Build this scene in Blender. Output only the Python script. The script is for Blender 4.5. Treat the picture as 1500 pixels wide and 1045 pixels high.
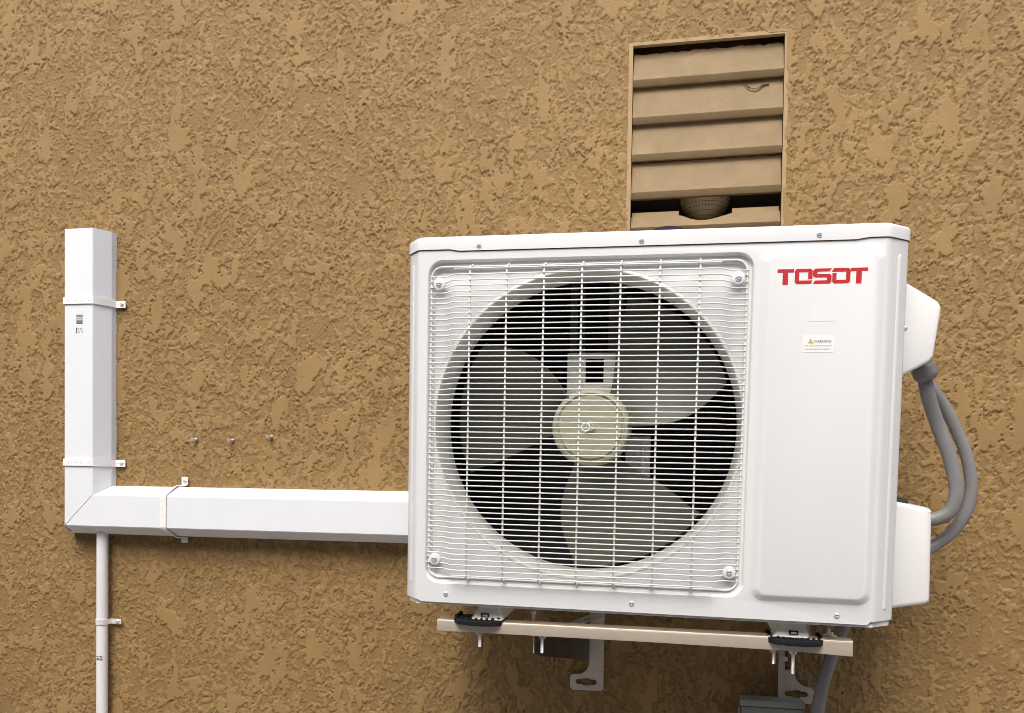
import bpy, bmesh, math, random
import numpy as np
from mathutils import Vector, Matrix

random.seed(7)
sc = bpy.context.scene
for o in list(bpy.data.objects):
    bpy.data.objects.remove(o)
COL = sc.collection

# ------------------------------------------------------------------ camera
cam = bpy.data.cameras.new('camera')
camo = bpy.data.objects.new('camera', cam)
COL.objects.link(camo)
cam.sensor_width = 36.0
cam.lens = 30.47
cam.shift_x = 0.0104
cam.shift_y = 0.1411
cam.clip_start = 0.02
cam.clip_end = 500
YAW, PIT, ROL = 0.198575, -0.026816, -0.014037
Rc = (Matrix.Rotation(YAW, 3, 'Z') @ Matrix.Rotation(PIT, 3, 'X') @ Matrix.Rotation(ROL, 3, 'Y'))
Mc = Rc @ Matrix.Rotation(math.radians(90), 3, 'X')
camo.matrix_world = Matrix.Translation((0.12318, -1.83819, -0.05901)) @ Mc.to_4x4()
sc.camera = camo

# ------------------------------------------------------------------ light
SUN_EL, SUN_AZ = math.radians(54), math.radians(184)      # azimuth measured clockwise from +Y
w = bpy.data.worlds.new('World')
sc.world = w
w.use_nodes = True
nt = w.node_tree
bg = nt.nodes['Background']
sky = nt.nodes.new('ShaderNodeTexSky')
sky.sky_type = 'NISHITA'
sky.sun_disc = False
sky.sun_elevation = SUN_EL
sky.sun_rotation = SUN_AZ
sky.air_density = 1.0
sky.dust_density = 5.0
sky.ozone_density = 1.0
nt.links.new(sky.outputs[0], bg.inputs[0])
bg.inputs[1].default_value = 0.15
sun = bpy.data.lights.new('sun', 'SUN')
sun.energy = 0.88
sun.angle = math.radians(32)
sun.color = (1.0, 0.995, 0.98)
suno = bpy.data.objects.new('sun', sun)
COL.objects.link(suno)
sd = Vector((math.sin(SUN_AZ) * math.cos(SUN_EL), math.cos(SUN_AZ) * math.cos(SUN_EL), math.sin(SUN_EL)))
suno.rotation_euler = sd.to_track_quat('Z', 'Y').to_euler()
suno.location = (0, -4, 4)
vs = sc.view_settings
vs.view_transform = 'Standard'
vs.look = 'None'
vs.exposure = 0.97
vs.gamma = 1.0
vs.use_curve_mapping = False
sc.cycles.pixel_filter_type = 'BLACKMAN_HARRIS'
sc.cycles.filter_width = 0.9

# ------------------------------------------------------------------ materials
def mat(name, color, rough=0.5, metal=0.0, var=0.0, vscale=8.0, bump=0.0, bscale=400.0, spec=0.5, dirt=None, coord='Object', stretch=(1, 1, 1)):
    m = bpy.data.materials.new(name)
    m.use_nodes = True
    n, l = m.node_tree.nodes, m.node_tree.links
    b = n['Principled BSDF']
    b.inputs['Base Color'].default_value = (*color, 1)
    b.inputs['Roughness'].default_value = rough
    b.inputs['Metallic'].default_value = metal
    b.inputs['Specular IOR Level'].default_value = spec
    tc = n.new('ShaderNodeTexCoord')
    mp = n.new('ShaderNodeMapping')
    mp.inputs['Scale'].default_value = stretch
    l.new(tc.outputs[coord], mp.inputs[0])
    if var or dirt:
        nz = n.new('ShaderNodeTexNoise')
        nz.inputs['Scale'].default_value = vscale
        nz.inputs['Detail'].default_value = 6
        nz.inputs['Roughness'].default_value = 0.65
        l.new(mp.outputs[0], nz.inputs['Vector'])
        cr = n.new('ShaderNodeValToRGB')
        lo = dirt if dirt else tuple(c * (1 - var) for c in color)
        cr.color_ramp.elements[0].color = (*lo, 1)
        cr.color_ramp.elements[1].color = (*[min(1, c * (1 + var * 0.4)) for c in color], 1)
        cr.color_ramp.elements[0].position = 0.25
        cr.color_ramp.elements[1].position = 0.62
        l.new(nz.outputs['Fac'], cr.inputs[0])
        l.new(cr.outputs[0], b.inputs['Base Color'])
        mr = n.new('ShaderNodeMapRange')
        mr.inputs['To Min'].default_value = min(1, rough + 0.12)
        mr.inputs['To Max'].default_value = max(0.02, rough - 0.06)
        l.new(nz.outputs['Fac'], mr.inputs[0])
        l.new(mr.outputs[0], b.inputs['Roughness'])
    if bump:
        nb = n.new('ShaderNodeTexNoise')
        nb.inputs['Scale'].default_value = bscale
        nb.inputs['Detail'].default_value = 3
        l.new(mp.outputs[0], nb.inputs['Vector'])
        bp = n.new('ShaderNodeBump')
        bp.inputs['Strength'].default_value = bump
        bp.inputs['Distance'].default_value = 0.001
        l.new(nb.outputs['Fac'], bp.inputs['Height'])
        l.new(bp.outputs[0], b.inputs['Normal'])
    return m

M = {}
M['white'] = mat('white enamel', (0.725, 0.75, 0.75), 0.30, var=0.02, vscale=5, bump=0.12, bscale=260)
M['cream'] = mat('cream white enamel', (0.775, 0.78, 0.74), 0.36, var=0.025, vscale=6, bump=0.1, bscale=260)
M['coverplastic'] = mat('white moulded plastic', (0.745, 0.755, 0.745), 0.34, var=0.015, vscale=9, bump=0.05, bscale=500)
M['pvc'] = mat('white pvc duct', (0.70, 0.735, 0.765), 0.36, var=0.03, vscale=11, bump=0.08, bscale=60, stretch=(1, 1, 0.35))
M['pipe'] = mat('scuffed white pvc pipe', (0.76, 0.765, 0.77), 0.40, dirt=(0.60, 0.59, 0.575), vscale=26, bump=0.15, bscale=120, stretch=(1, 1, 0.12))
M['strap'] = mat('white strapping', (0.79, 0.79, 0.78), 0.45)
M['galv'] = mat('galvanised steel', (0.62, 0.57, 0.50), 0.38, metal=0.45, var=0.18, vscale=24, bump=0.15, bscale=120, stretch=(1, 1, 1))
M['rail'] = mat('zinc plated rail', (0.90, 0.81, 0.66), 0.30, metal=0.7, var=0.16, vscale=22, bump=0.2, bscale=160, stretch=(0.35, 1, 1))
M['armshade'] = mat('shaded arm steel', (0.13, 0.12, 0.10), 0.4, metal=0.8, var=0.15, vscale=20)  # bracket steel darkened in its colour for the web's shaded side
M['mount'] = mat('motor frame', (0.84, 0.84, 0.82), 0.4, metal=0.2, var=0.1, vscale=20)
M['steel'] = mat('bright screw steel', (0.74, 0.74, 0.74), 0.28, metal=0.7)
M['brightzinc'] = mat('bright zinc strap', (0.80, 0.80, 0.79), 0.32, metal=0.3)
M['brass'] = mat('yellow zinc', (0.72, 0.62, 0.36), 0.3, metal=1.0)
M['rubber'] = mat('black rubber', (0.010, 0.011, 0.015), 0.75, var=0.2, vscale=60, spec=0.25)
M['black'] = mat('black foam', (0.01, 0.01, 0.01), 0.7)
M['dark'] = mat('dark coil', (0.012, 0.013, 0.014), 0.6)
M['fan'] = mat('grey green fan plastic', (0.095, 0.10, 0.075), 0.42, var=0.12, vscale=9)
M['hub'] = mat('olive hub plastic', (0.45, 0.45, 0.315), 0.40, var=0.06, vscale=20)
M['conduit'] = mat('grey conduit jacket', (0.205, 0.205, 0.205), 0.36, var=0.10, vscale=30)
M['collar'] = mat('grey conduit fitting', (0.175, 0.175, 0.178), 0.40, var=0.08, vscale=50)
M['elbox'] = mat('grey green painted box', (0.26, 0.28, 0.25), 0.45, var=0.05, vscale=14)
M['red'] = mat('red print', (0.50, 0.022, 0.028), 0.40)
M['paper'] = mat('white sticker', (0.86, 0.86, 0.86), 0.30)
M['clear'] = mat('clear sticker', (0.80, 0.815, 0.81), 0.22)
M['ink'] = mat('grey ink', (0.10, 0.10, 0.11), 0.5)
M['ink_and_shade'] = mat('faded ink and hole shade', (0.38, 0.38, 0.39), 0.5)
M['yellow'] = mat('yellow print', (0.75, 0.58, 0.05), 0.5)
M['tan'] = mat('tan painted metal', (0.45, 0.322, 0.160), 0.55, dirt=(0.37, 0.265, 0.137), vscale=14, bump=0.25, bscale=150)
M['frame'] = mat('tan painted trim', (0.345, 0.235, 0.108), 0.6, dirt=(0.29, 0.195, 0.09), vscale=30, bump=0.3, bscale=200)
M['inside'] = mat('dark attic', (0.02, 0.015, 0.01), 0.8)
M['dirt'] = mat('dust and web', (0.10, 0.075, 0.05), 0.9)
M['ground'] = mat('pale concrete yard', (0.50, 0.475, 0.44), 0.9, dirt=(0.42, 0.40, 0.365), vscale=5, bump=0.8, bscale=60)
M['block'] = mat('grey stucco', (0.36, 0.34, 0.31), 0.85, dirt=(0.29, 0.27, 0.245), vscale=8, bump=0.6, bscale=90)

# stucco paint: flat tan acrylic, fine sand grain, a few pale chips
def stucco_mat():
    m = bpy.data.materials.new('tan painted stucco')
    m.use_nodes = True
    n, l = m.node_tree.nodes, m.node_tree.links
    b = n['Principled BSDF']
    b.inputs['Roughness'].default_value = 0.72
    b.inputs['Specular IOR Level'].default_value = 0.3
    tc = n.new('ShaderNodeTexCoord')
    nz = n.new('ShaderNodeTexNoise')
    nz.inputs['Scale'].default_value = 9
    nz.inputs['Detail'].default_value = 8
    nz.inputs['Roughness'].default_value = 0.7
    l.new(tc.outputs['Object'], nz.inputs['Vector'])
    cr = n.new('ShaderNodeValToRGB')
    cr.color_ramp.elements[0].position = 0.3
    cr.color_ramp.elements[1].position = 0.7
    cr.color_ramp.elements[0].color = (0.248, 0.1575, 0.0610, 1)
    cr.color_ramp.elements[1].color = (0.306, 0.1995, 0.0800, 1)
    l.new(nz.outputs['Fac'], cr.inputs[0])
    vo = n.new('ShaderNodeTexVoronoi')
    vo.inputs['Scale'].default_value = 22
    l.new(tc.outputs['Object'], vo.inputs['Vector'])
    lt = n.new('ShaderNodeMath'); lt.operation = 'LESS_THAN'; lt.inputs[1].default_value = 0.045
    l.new(vo.outputs['Distance'], lt.inputs[0])
    sp = n.new('ShaderNodeSeparateColor')
    l.new(vo.outputs['Color'], sp.inputs[0])
    g2 = n.new('ShaderNodeMath'); g2.operation = 'GREATER_THAN'; g2.inputs[1].default_value = 0.965
    l.new(sp.outputs[0], g2.inputs[0])
    mu = n.new('ShaderNodeMath'); mu.operation = 'MULTIPLY'
    l.new(lt.outputs[0], mu.inputs[0]); l.new(g2.outputs[0], mu.inputs[1])
    mx = n.new('ShaderNodeMix'); mx.data_type = 'RGBA'
    l.new(mu.outputs[0], mx.inputs['Factor'])
    # rough ground is darkened in colour to stand for shading in its grain
    at = n.new('ShaderNodeAttribute'); at.attribute_name = 'shade_mask'
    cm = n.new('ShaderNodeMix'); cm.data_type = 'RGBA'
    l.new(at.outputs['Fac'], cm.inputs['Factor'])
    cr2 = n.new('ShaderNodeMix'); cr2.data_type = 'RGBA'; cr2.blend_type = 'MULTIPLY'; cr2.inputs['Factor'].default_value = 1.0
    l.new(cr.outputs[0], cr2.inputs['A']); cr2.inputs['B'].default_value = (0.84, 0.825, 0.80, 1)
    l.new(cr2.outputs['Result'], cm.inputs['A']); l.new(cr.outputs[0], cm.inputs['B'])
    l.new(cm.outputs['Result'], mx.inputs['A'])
    mx.inputs['B'].default_value = (0.62, 0.55, 0.45, 1)
    l.new(mx.outputs['Result'], b.inputs['Base Color'])
    nb = n.new('ShaderNodeTexNoise')
    nb.inputs['Scale'].default_value = 420
    nb.inputs['Detail'].default_value = 4
    l.new(tc.outputs['Object'], nb.inputs['Vector'])
    bp = n.new('ShaderNodeBump')
    bp.inputs['Strength'].default_value = 0.7
    bp.inputs['Distance'].default_value = 0.0012
    l.new(nb.outputs['Fac'], bp.inputs['Height'])
    l.new(bp.outputs[0], b.inputs['Normal'])
    return m
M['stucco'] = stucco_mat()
M['stucco_far'] = mat('tan stucco beyond', (0.27, 0.172, 0.073), 0.72, var=0.08, vscale=9, bump=1.0, bscale=75)
M['stucco_far'].node_tree.nodes['Bump'].inputs['Distance'].default_value = 0.004

# ------------------------------------------------------------------ helpers
def tag(o, label=None, cat=None, group=None, kind=None):
    if label: o['label'] = label
    if cat: o['category'] = cat
    if group: o['group'] = group
    if kind: o['kind'] = kind
    return o

def empty(name, loc=(0, 0, 0), label=None, cat=None, group=None):
    o = bpy.data.objects.new(name, None)
    COL.objects.link(o)
    o.location = loc
    o.empty_display_size = 0.05
    return tag(o, label, cat, group)

def link(name, me, parent=None):
    o = bpy.data.objects.new(name, me)
    COL.objects.link(o)
    if parent is not None: o.parent = parent
    return o

def obj(name, bm, m, parent=None, smooth=30, recalc=True):
    if recalc: bmesh.ops.recalc_face_normals(bm, faces=bm.faces)
    me = bpy.data.meshes.new(name)
    bm.to_mesh(me); bm.free()
    me.materials.append(m)
    if smooth:
        me.shade_smooth()
        me.set_sharp_from_angle(angle=math.radians(smooth))
    return link(name, me, parent)

def add_box(bm, lo, hi, bev=0.0, seg=2):
    lo, hi = Vector(lo), Vector(hi)
    r = bmesh.ops.create_cube(bm, size=1.0, matrix=Matrix.Translation((lo + hi) / 2) @ Matrix.Diagonal((*(hi - lo), 1)))
    if bev:
        es = {e for v in r['verts'] for e in v.link_edges}
        bmesh.ops.bevel(bm, geom=list(es), offset=bev, segments=seg, affect='EDGES', profile=0.5)
    return bm

def add_prism(bm, pts, axis, a, b, bev=0.0, seg=2):
    """closed polygon extruded; axis 'y': pts are (x,z); 'z': (x,y); 'x': (y,z)"""
    f = {'y': lambda p, t: (p[0], t, p[1]), 'z': lambda p, t: (p[0], p[1], t), 'x': lambda p, t: (t, p[0], p[1])}[axis]
    A = [bm.verts.new(f(p, a)) for p in pts]
    B = [bm.verts.new(f(p, b)) for p in pts]
    n = len(pts)
    fs = [bm.faces.new(A), bm.faces.new(B[::-1])]
    for i in range(n):
        fs.append(bm.faces.new((A[i], A[(i + 1) % n], B[(i + 1) % n], B[i])))
    if bev:
        es = {e for x in fs for e in x.edges}
        bmesh.ops.bevel(bm, geom=list(es), offset=bev, segments=seg, affect='EDGES', profile=0.5)
    return bm

def add_tube(bm, pts, r, n=8, cap=True, flat=None):
    pts = [Vector(p) for p in pts]
    rs = r if isinstance(r, (list, tuple)) else [r] * len(pts)
    rings = []
    up = None
    for i, p in enumerate(pts):
        t = (pts[min(i + 1, len(pts) - 1)] - pts[max(i - 1, 0)]).normalized()
        if up is None:
            up = t.orthogonal().normalized()
        up = (up - t * up.dot(t)).normalized()
        s = t.cross(up)
        rings.append([bm.verts.new(p + (up * math.cos(a) + s * math.sin(a)) * rs[i]) for a in [2 * math.pi * k / n for k in range(n)]])
    for a, b in zip(rings, rings[1:]):
        for k in range(n):
            bm.faces.new((a[k], a[(k + 1) % n], b[(k + 1) % n], b[k]))
    if cap:
        bm.faces.new(rings[0][::-1]); bm.faces.new(rings[-1])
    return bm

def add_lathe(bm, prof, n, origin, axis='y'):
    """prof: (radius, t) along axis"""
    O = Vector(origin)
    def P(r, t, a):
        c, s = r * math.cos(a), r * math.sin(a)
        return O + Vector({'y': (c, t, s), 'z': (c, s, t), 'x': (t, c, s)}[axis])
    rings = []
    for r, t in prof:
        if r < 1e-6: rings.append([bm.verts.new(P(0, t, 0))])
        else: rings.append([bm.verts.new(P(r, t, 2 * math.pi * k / n)) for k in range(n)])
    for a, b in zip(rings, rings[1:]):
        for k in range(n):
            k2 = (k + 1) % n
            if len(a) == 1 and len(b) == 1: continue
            if len(a) == 1: bm.faces.new((a[0], b[k], b[k2]))
            elif len(b) == 1: bm.faces.new((a[k], a[k2], b[0]))
            else: bm.faces.new((a[k], a[k2], b[k2], b[k]))
    return bm

def catmull(P, n=10):
    P = [Vector(p) for p in P]
    P = [2 * P[0] - P[1]] + P + [2 * P[-1] - P[-2]]
    out = []
    for i in range(1, len(P) - 2):
        a, b, c, d = P[i - 1:i + 3]
        for k in range(n):
            t = k / n
            out.append(0.5 * (2 * b + (c - a) * t + (2 * a - 5 * b + 4 * c - d) * t * t + (3 * b - a - 3 * c + d) * t ** 3))
    out.append(P[-2])
    return out

def rrect(x0, x1, z0, z1, r, seg=8):
    out = []
    for cx, cz, a0 in ((x1 - r, z1 - r, 0), (x0 + r, z1 - r, 90), (x0 + r, z0 + r, 180), (x1 - r, z0 + r, 270)):
        for k in range(seg + 1):
            a = math.radians(a0 + 90 * k / seg)
            out.append((cx + r * math.cos(a), cz + r * math.sin(a)))
    return out

def loop(bm, pts, y):
    return [bm.verts.new((p[0], y, p[1])) for p in pts]

def loft(bm, A, B):
    n = len(A)
    for i in range(n):
        bm.faces.new((A[i], A[(i + 1) % n], B[(i + 1) % n], B[i]))

def screw_mesh(name, r=0.0042):
    bm = bmesh.new()
    prof = [(r * 1.05, 0.0008), (r * 1.05, -0.0004), (r * 0.98, -0.0012), (r * 0.75, -0.0021), (r * 0.42, -0.0026)]
    add_lathe(bm, prof, 16, (0, 0, 0))
    # cross recess
    add_lathe(bm, [(r * 0.42, -0.0026), (r * 0.30, -0.0012), (0, -0.0010)], 8, (0, 0, 0))
    bmesh.ops.remove_doubles(bm, verts=bm.verts, dist=1e-6)
    bmesh.ops.recalc_face_normals(bm, faces=bm.faces)
    me = bpy.data.meshes.new(name)
    bm.to_mesh(me); bm.free()
    me.materials.append(M['steel'])
    me.shade_smooth(); me.set_sharp_from_angle(angle=math.radians(35))
    return me
SCREW = screw_mesh('screw')
SCREWBIG = screw_mesh('screw', 0.0050)

# ------------------------------------------------------------------ ground and an unseen house shape added to darken the lower wall
GZ = -1.50
NY, NH = -3.25, 3.25  # distance and height of the added block, set for the wall's falloff
bm = bmesh.new()
bmesh.ops.create_grid(bm, x_segments=40, y_segments=40, size=150, matrix=Matrix.Translation((0, 0, GZ)))
tag(obj('ground', bm, M['ground'], smooth=0), kind='structure')

nb = empty('sky_blocker', (0, NY, GZ), 'unseen pale grey house shape added behind the viewer to block low sky light', 'house')
def nobj(name, bm, m):
    o = obj(name, bm, m, nb, 0)
    o.matrix_parent_inverse = Matrix.Translation(nb.location).inverted()
    return o
bm = bmesh.new()
add_box(bm, (-9, NY - 8, GZ), (9, NY, GZ + NH))
nobj('wall', bm, M['block'])
bm = bmesh.new()
add_prism(bm, [(NY + .35, GZ + NH), (NY + .35, GZ + NH + .12), (NY - 4, GZ + NH + 1.7), (NY - 8.4, GZ + NH + .12), (NY - 8.4, GZ + NH)], 'x', -9.3, 9.3)
nobj('blocker_roof', bm, M['ground'])

# ------------------------------------------------------------------ stucco wall (relief is geometry)
_rng = np.random.RandomState(11)
_perm = np.tile(_rng.permutation(512), 2)
_ang = _rng.rand(512) * 2 * np.pi
_gx, _gy = np.cos(_ang), np.sin(_ang)
def perlin(x, y):
    xi = np.floor(x).astype(np.int64); yi = np.floor(y).astype(np.int64)
    xf = x - xi; yf = y - yi
    u = xf * xf * xf * (xf * (xf * 6 - 15) + 10); v = yf * yf * yf * (yf * (yf * 6 - 15) + 10)
    def g(ix, iy, dx, dy):
        h = _perm[(_perm[ix & 511] + (iy & 511))] & 511
        return _gx[h] * dx + _gy[h] * dy
    a = g(xi, yi, xf, yf); b = g(xi + 1, yi, xf - 1, yf)
    c = g(xi, yi + 1, xf, yf - 1); d = g(xi + 1, yi + 1, xf - 1, yf - 1)
    return (a + u * (b - a)) * (1 - v) + (c + u * (d - c)) * v * 1.0
def fbm(x, y, o, gain=0.5):
    s = 0; a = 1.0
    for i in range(o):
        s = s + a * perlin(x * 2 ** i + 17.3 * i, y * 2 ** i - 9.1 * i); a *= gain
    return s
def sstep(a, b, x):
    t = np.clip((x - a) / (b - a), 0, 1)
    return t * t * (3 - 2 * t)

WX0, WX1, WZ0, WZ1, STEP = -1.62, 0.94, -0.80, 1.22, 0.00212
HX0, HX1, HZ0, HZ1 = 0.0142, 0.3250, 0.330, 0.8430       # opening cut for the louvre vent
def build_wall(name, WX0, WX1, WZ0, WZ1, STEP, hole, fade):
    HX0, HX1, HZ0, HZ1 = hole
    xs = np.arange(WX0, WX1 + STEP / 2, STEP); zs = np.arange(WZ0, WZ1 + STEP / 2, STEP)
    X, Z = np.meshgrid(xs, zs)
    nx, nz = len(xs), len(zs)
    # trowelled patches: noise warped by noise, smeared along the stroke direction
    wx = X + 0.006 * perlin(X * 40, Z * 40) + 0.0045 * perlin(X * 95 + 5, Z * 95) + 0.0018 * perlin(X * 210, Z * 210 + 4)
    wz = Z + 0.006 * perlin(X * 40 + 40, Z * 40 + 7) + 0.0045 * perlin(X * 95 + 9, Z * 95 + 3) + 0.0018 * perlin(X * 210 + 7, Z * 210 + 14)
    region = perlin(X * 2.3 + 3, Z * 2.0 + 8) + 0.7 * perlin(X * 6.5, Z * 5.0)
    n1 = fbm(wx * 20, wz * 9, 5, 0.62)
    n1b = fbm(wx * 50 + 3, wz * 26 + 5, 4, 0.6)
    d1 = n1 - 0.27 + 0.22 * region
    d2 = n1b - 0.22 + 0.22 * region
    plate = np.maximum(sstep(-0.012, 0.016, d1), 0.85 * sstep(-0.02, 0.02, d2))
    n2 = fbm(wx * 84 + 31, wz * 58 + 12, 3, 0.55)
    dens = sstep(-.55, .40, perlin(X * 5.1 + 13, Z * 4.2 + 28) + .5 * perlin(X * 14, Z * 12))
    d3 = n2 - 0.26 + 0.28 * dens
    lumps = sstep(0.0, 0.05, d3)
    n3 = fbm(wx * 130 + 70, wz * 120, 3, 0.62)
    crumbs = sstep(0.0, 0.10, n3 - .26) * dens
    rough = 0.00034 * fbm(X * 210, Z * 180, 3, 0.65)
    smear = 0.0004 * perlin(X * 60 + Z * 12, Z * 14)
    base = 0.0010 * perlin(X * 7, Z * 6)
    low = 0.0013 * lumps + 0.0003 * crumbs * (1 - lumps) + rough * (1 - 0.7 * lumps)
    high = 0.0023 + smear * 0.4 + 0.06 * rough
    h = base + low * (1 - plate) + np.maximum(high, 0.4 * low + .0008) * plate
    cut = 0.55 + 0.45 * sstep(-.25, .25, perlin(X * 26 + 9, Z * 22))
    h = h - 0.0016 * cut * np.exp(-((d1 + 0.030) / 0.020) ** 2) * (plate < .5) - 0.0014 * cut * np.exp(-((d2 + 0.048) / 0.032) ** 2) * (plate < .5) - 0.0010 * (0.3 + 0.7 * cut) * np.exp(-((d3 + 0.065) / 0.046) ** 2) * (1 - plate)
    h = 1.0 * h
    edge = np.minimum(np.minimum(X - WX0, WX1 - X), np.minimum(Z - WZ0, WZ1 - Z))
    h = h * sstep(0.0, 0.012, edge) if fade else h - 0.0006
    shade_mask = np.clip(np.maximum(plate, 0.9 * lumps) + 0.06 * rough / 0.0003, 0, 1)  # low where rough ground takes its painted shade
    co = np.stack([X, -h, Z], -1).reshape(-1, 3)
    ii = np.arange(nx - 1)[None, :] + nx * np.arange(nz - 1)[:, None]
    cx = (X[:-1, :-1] + STEP / 2); cz = (Z[:-1, :-1] + STEP / 2)
    keep = ~((cx > HX0) & (cx < HX1) & (cz > HZ0) & (cz < HZ1))
    ii = ii[keep]
    quads = np.stack([ii, ii + 1, ii + nx + 1, ii + nx], -1).astype(np.int32)
    me = bpy.data.meshes.new(name)
    me.vertices.add(len(co)); me.vertices.foreach_set('co', co.astype(np.float32).ravel())
    nq = len(quads)
    me.loops.add(nq * 4); me.loops.foreach_set('vertex_index', quads.ravel())
    me.polygons.add(nq)
    me.polygons.foreach_set('loop_start', np.arange(0, nq * 4, 4, dtype=np.int32))
    me.update(calc_edges=True)
    at = me.attributes.new('shade_mask', 'FLOAT', 'POINT')
    at.data.foreach_set('value', shade_mask.astype(np.float32).ravel())
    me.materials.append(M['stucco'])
    return me
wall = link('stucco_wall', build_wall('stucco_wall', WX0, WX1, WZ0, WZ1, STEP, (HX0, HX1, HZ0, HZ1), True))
tag(wall, 'tan painted stucco house wall with rough trowelled texture behind everything', 'wall')
# the same stucco carried on past the picture, in a coarser mesh
far = link('wall_surround', build_wall('wall_surround', -4.0, 3.2, GZ, 1.7, .0085, (WX0, WX1, WZ0, WZ1), False), wall)
bm = bmesh.new()
for lo, hi in (((-7, .002, GZ), (WX0, .2, 1.7)), ((WX1, .002, GZ), (6, .2, 1.7)), ((WX0, .002, GZ), (WX1, .2, WZ0)), ((WX0, .002, WZ1), (WX1, .2, 1.7))):
    add_box(bm, lo, hi)
obj('wall_backing', bm, M['stucco_far'], wall, smooth=0)
bm = bmesh.new()
for lo, hi in (((WX0, .06, WZ0), (HX0 - .01, .2, WZ1)), ((HX1 + .01, .06, WZ0), (WX1, .2, WZ1)),
               ((HX0 - .01, .06, HZ1 + .01), (HX1 + .01, .2, WZ1)), ((HX0 - .01, .06, WZ0), (HX1 + .01, .2, HZ0 - .01))):
    add_box(bm, lo, hi)
obj('wall_core', bm, M['stucco'], wall, smooth=0)

# ------------------------------------------------------------------ louvre vent
VX0, VX1, VZ0, VZ1 = 0.0190, 0.3205, 0.340, 0.8395
vent = empty('louvre_vent', (0.17, 0, 0.34), 'tan louvred wall vent with a torn lowest slat above the air conditioner', 'vent')
def vobj(name, bm, m, smooth=30):
    o = obj(name, bm, m, vent, smooth)
    o.matrix_parent_inverse = Matrix.Translation(vent.location).inverted()
    return o
bm = bmesh.new()
out = [(VX0 - .0085, VZ0 - .01), (VX1 + .0080, VZ0 - .01), (VX1 + .0080, VZ1 + .0085), (VX0 - .0085, VZ1 + .0065)]
inn = [(VX0, VZ0), (VX1, VZ0), (VX1, VZ1), (VX0, VZ1)]
o1 = loop(bm, out, 0.004); o2 = loop(bm, out, -0.0017); i2 = loop(bm, inn, -0.0017); i3 = loop(bm, inn, 0.010)
loft(bm, o1, o2); loft(bm, o2, i2); loft(bm, i2, i3)
vobj('frame', bm, M['frame'])
bm = bmesh.new()
add_box(bm, (VX0 - .03, .088, VZ0 - .03), (VX1 + .03, .092, VZ1 + .03))  # dark colour stands in for the unlit space inside the wall
vobj('dark_backing', bm, M['inside'], 0)

def slat_bm(zb, z_top, tilt=0.0, notch=None, ragged=0.0, seed=0, lip=0.0125):
    """bent sheet slat: face leaning out towards its lower edge, lip, and a return folded back"""
    rnd = random.Random(seed)
    bm = bmesh.new()
    n = 40
    x0, x1 = VX0 + .001, VX1 - .001
    cols = []
    for i in range(n + 1):
        x = x0 + (x1 - x0) * i / n
        z0 = zb + tilt * (x - (x0 + x1) / 2)
        zt = z_top + ragged * (rnd.random() - .5) + tilt * (x - (x0 + x1) / 2)
        if notch:
            zt = min(zt, notch(x))
        zt = max(zt, z0 + lip + .004)
        zl = z0 + lip
        full = z_top - zl
        yt = 0.006 + 0.016 * min(1, (zt - zl) / full)
        wob = .0006 * math.sin(x * 31 + seed)
        cols.append([bm.verts.new(p) for p in ((x, yt - .0065, zt), (x, -.0005 + (yt - .006) * .5 + wob, (zt + zl) / 2), (x, .0003, zl + .0015), (x, -.0002, zl), (x, .0036, z0 + .0012), (x, .0048, z0), (x, 0.026, z0 + .003))])
    for a, b in zip(cols, cols[1:]):
        for k in range(len(a) - 1):
            bm.faces.new((a[k], b[k], b[k + 1], a[k + 1]))
    r = bmesh.ops.solidify(bm, geom=bm.faces[:], thickness=0.0012)
    return bm
for k, zb in enumerate((0.7580, 0.6810, 0.6050, 0.5265)):
    top = zb + (.0705 if k == 0 else .0770)
    vobj('slat', slat_bm(zb, top, tilt=.006, ragged=.005 if k == 0 else .001, seed=k), M['tan'])
def notch(x):
    # torn opening in the lowest slat
    pts = [(0.0, 9), (0.121, 9), (0.122, .492), (0.136, .4840), (0.150, .4790), (0.166, .4765), (0.182, .4785), (0.198, .4830), (0.226, .492), (0.227, 9), (1, 9)]
    for (a, za), (b, zb2) in zip(pts, pts[1:]):
        if a <= x <= b: return za + (zb2 - za) * (x - a) / (b - a)
    return 9
vobj('slat', slat_bm(.4560, .4920, tilt=.004, notch=notch, ragged=.0012, seed=9, lip=.010), M['tan'])['label'] = 'lowest slat, torn open in the middle'
vobj('slat', slat_bm(.378, .452, seed=12), M['tan'])
# inner ledge of the lowest slat and the hardware cloth bulging through the tear
bm = bmesh.new()
add_box(bm, (VX0 + .002, .0245, .4895), (.118, .0300, .5035))
vobj('ledge', bm, M['tan'], 0)
bm = bmesh.new()
add_box(bm, (.226, .0245, .4905), (VX1 - .002, .0300, .5040))
vobj('ledge', bm, M['tan'], 0)
bm = bmesh.new()
add_lathe(bm, [(.052, .54), (.050, .527), (.044, .512), (.032, .495), (.022, .484), (.018, .478)], 30, (.1720, .073, .003), 'z')
vobj('bulge', bm, M['tan'])
bm = bmesh.new()
prof = [(.0532, .54), (.0512, .527), (.0452, .512), (.0332, .495), (.0232, .484), (.018, .474), (.010, .470)]
for k in range(44):
    a = 2 * math.pi * k / 44
    if math.sin(a) > .35: continue
    add_tube(bm, [(.1720 + r * math.cos(a), .073 + r * math.sin(a), z + .003) for r, z in prof], .0004, 4, False)
for j in range(13):
    t = j / 12 * 5.99
    i = int(t); f = t - i
    r = prof[i][0] * (1 - f) + prof[i + 1][0] * f; z = prof[i][1] * (1 - f) + prof[i + 1][1] * f
    add_tube(bm, [(.1720 + r * math.cos(a), .073 + r * math.sin(a), z + .003) for a in [math.pi * (1 + k / 16) for k in range(17)]], .0004, 4, False)
vobj('wire_mesh', bm, M['dirt'])['kind'] = 'stuff'
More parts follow.
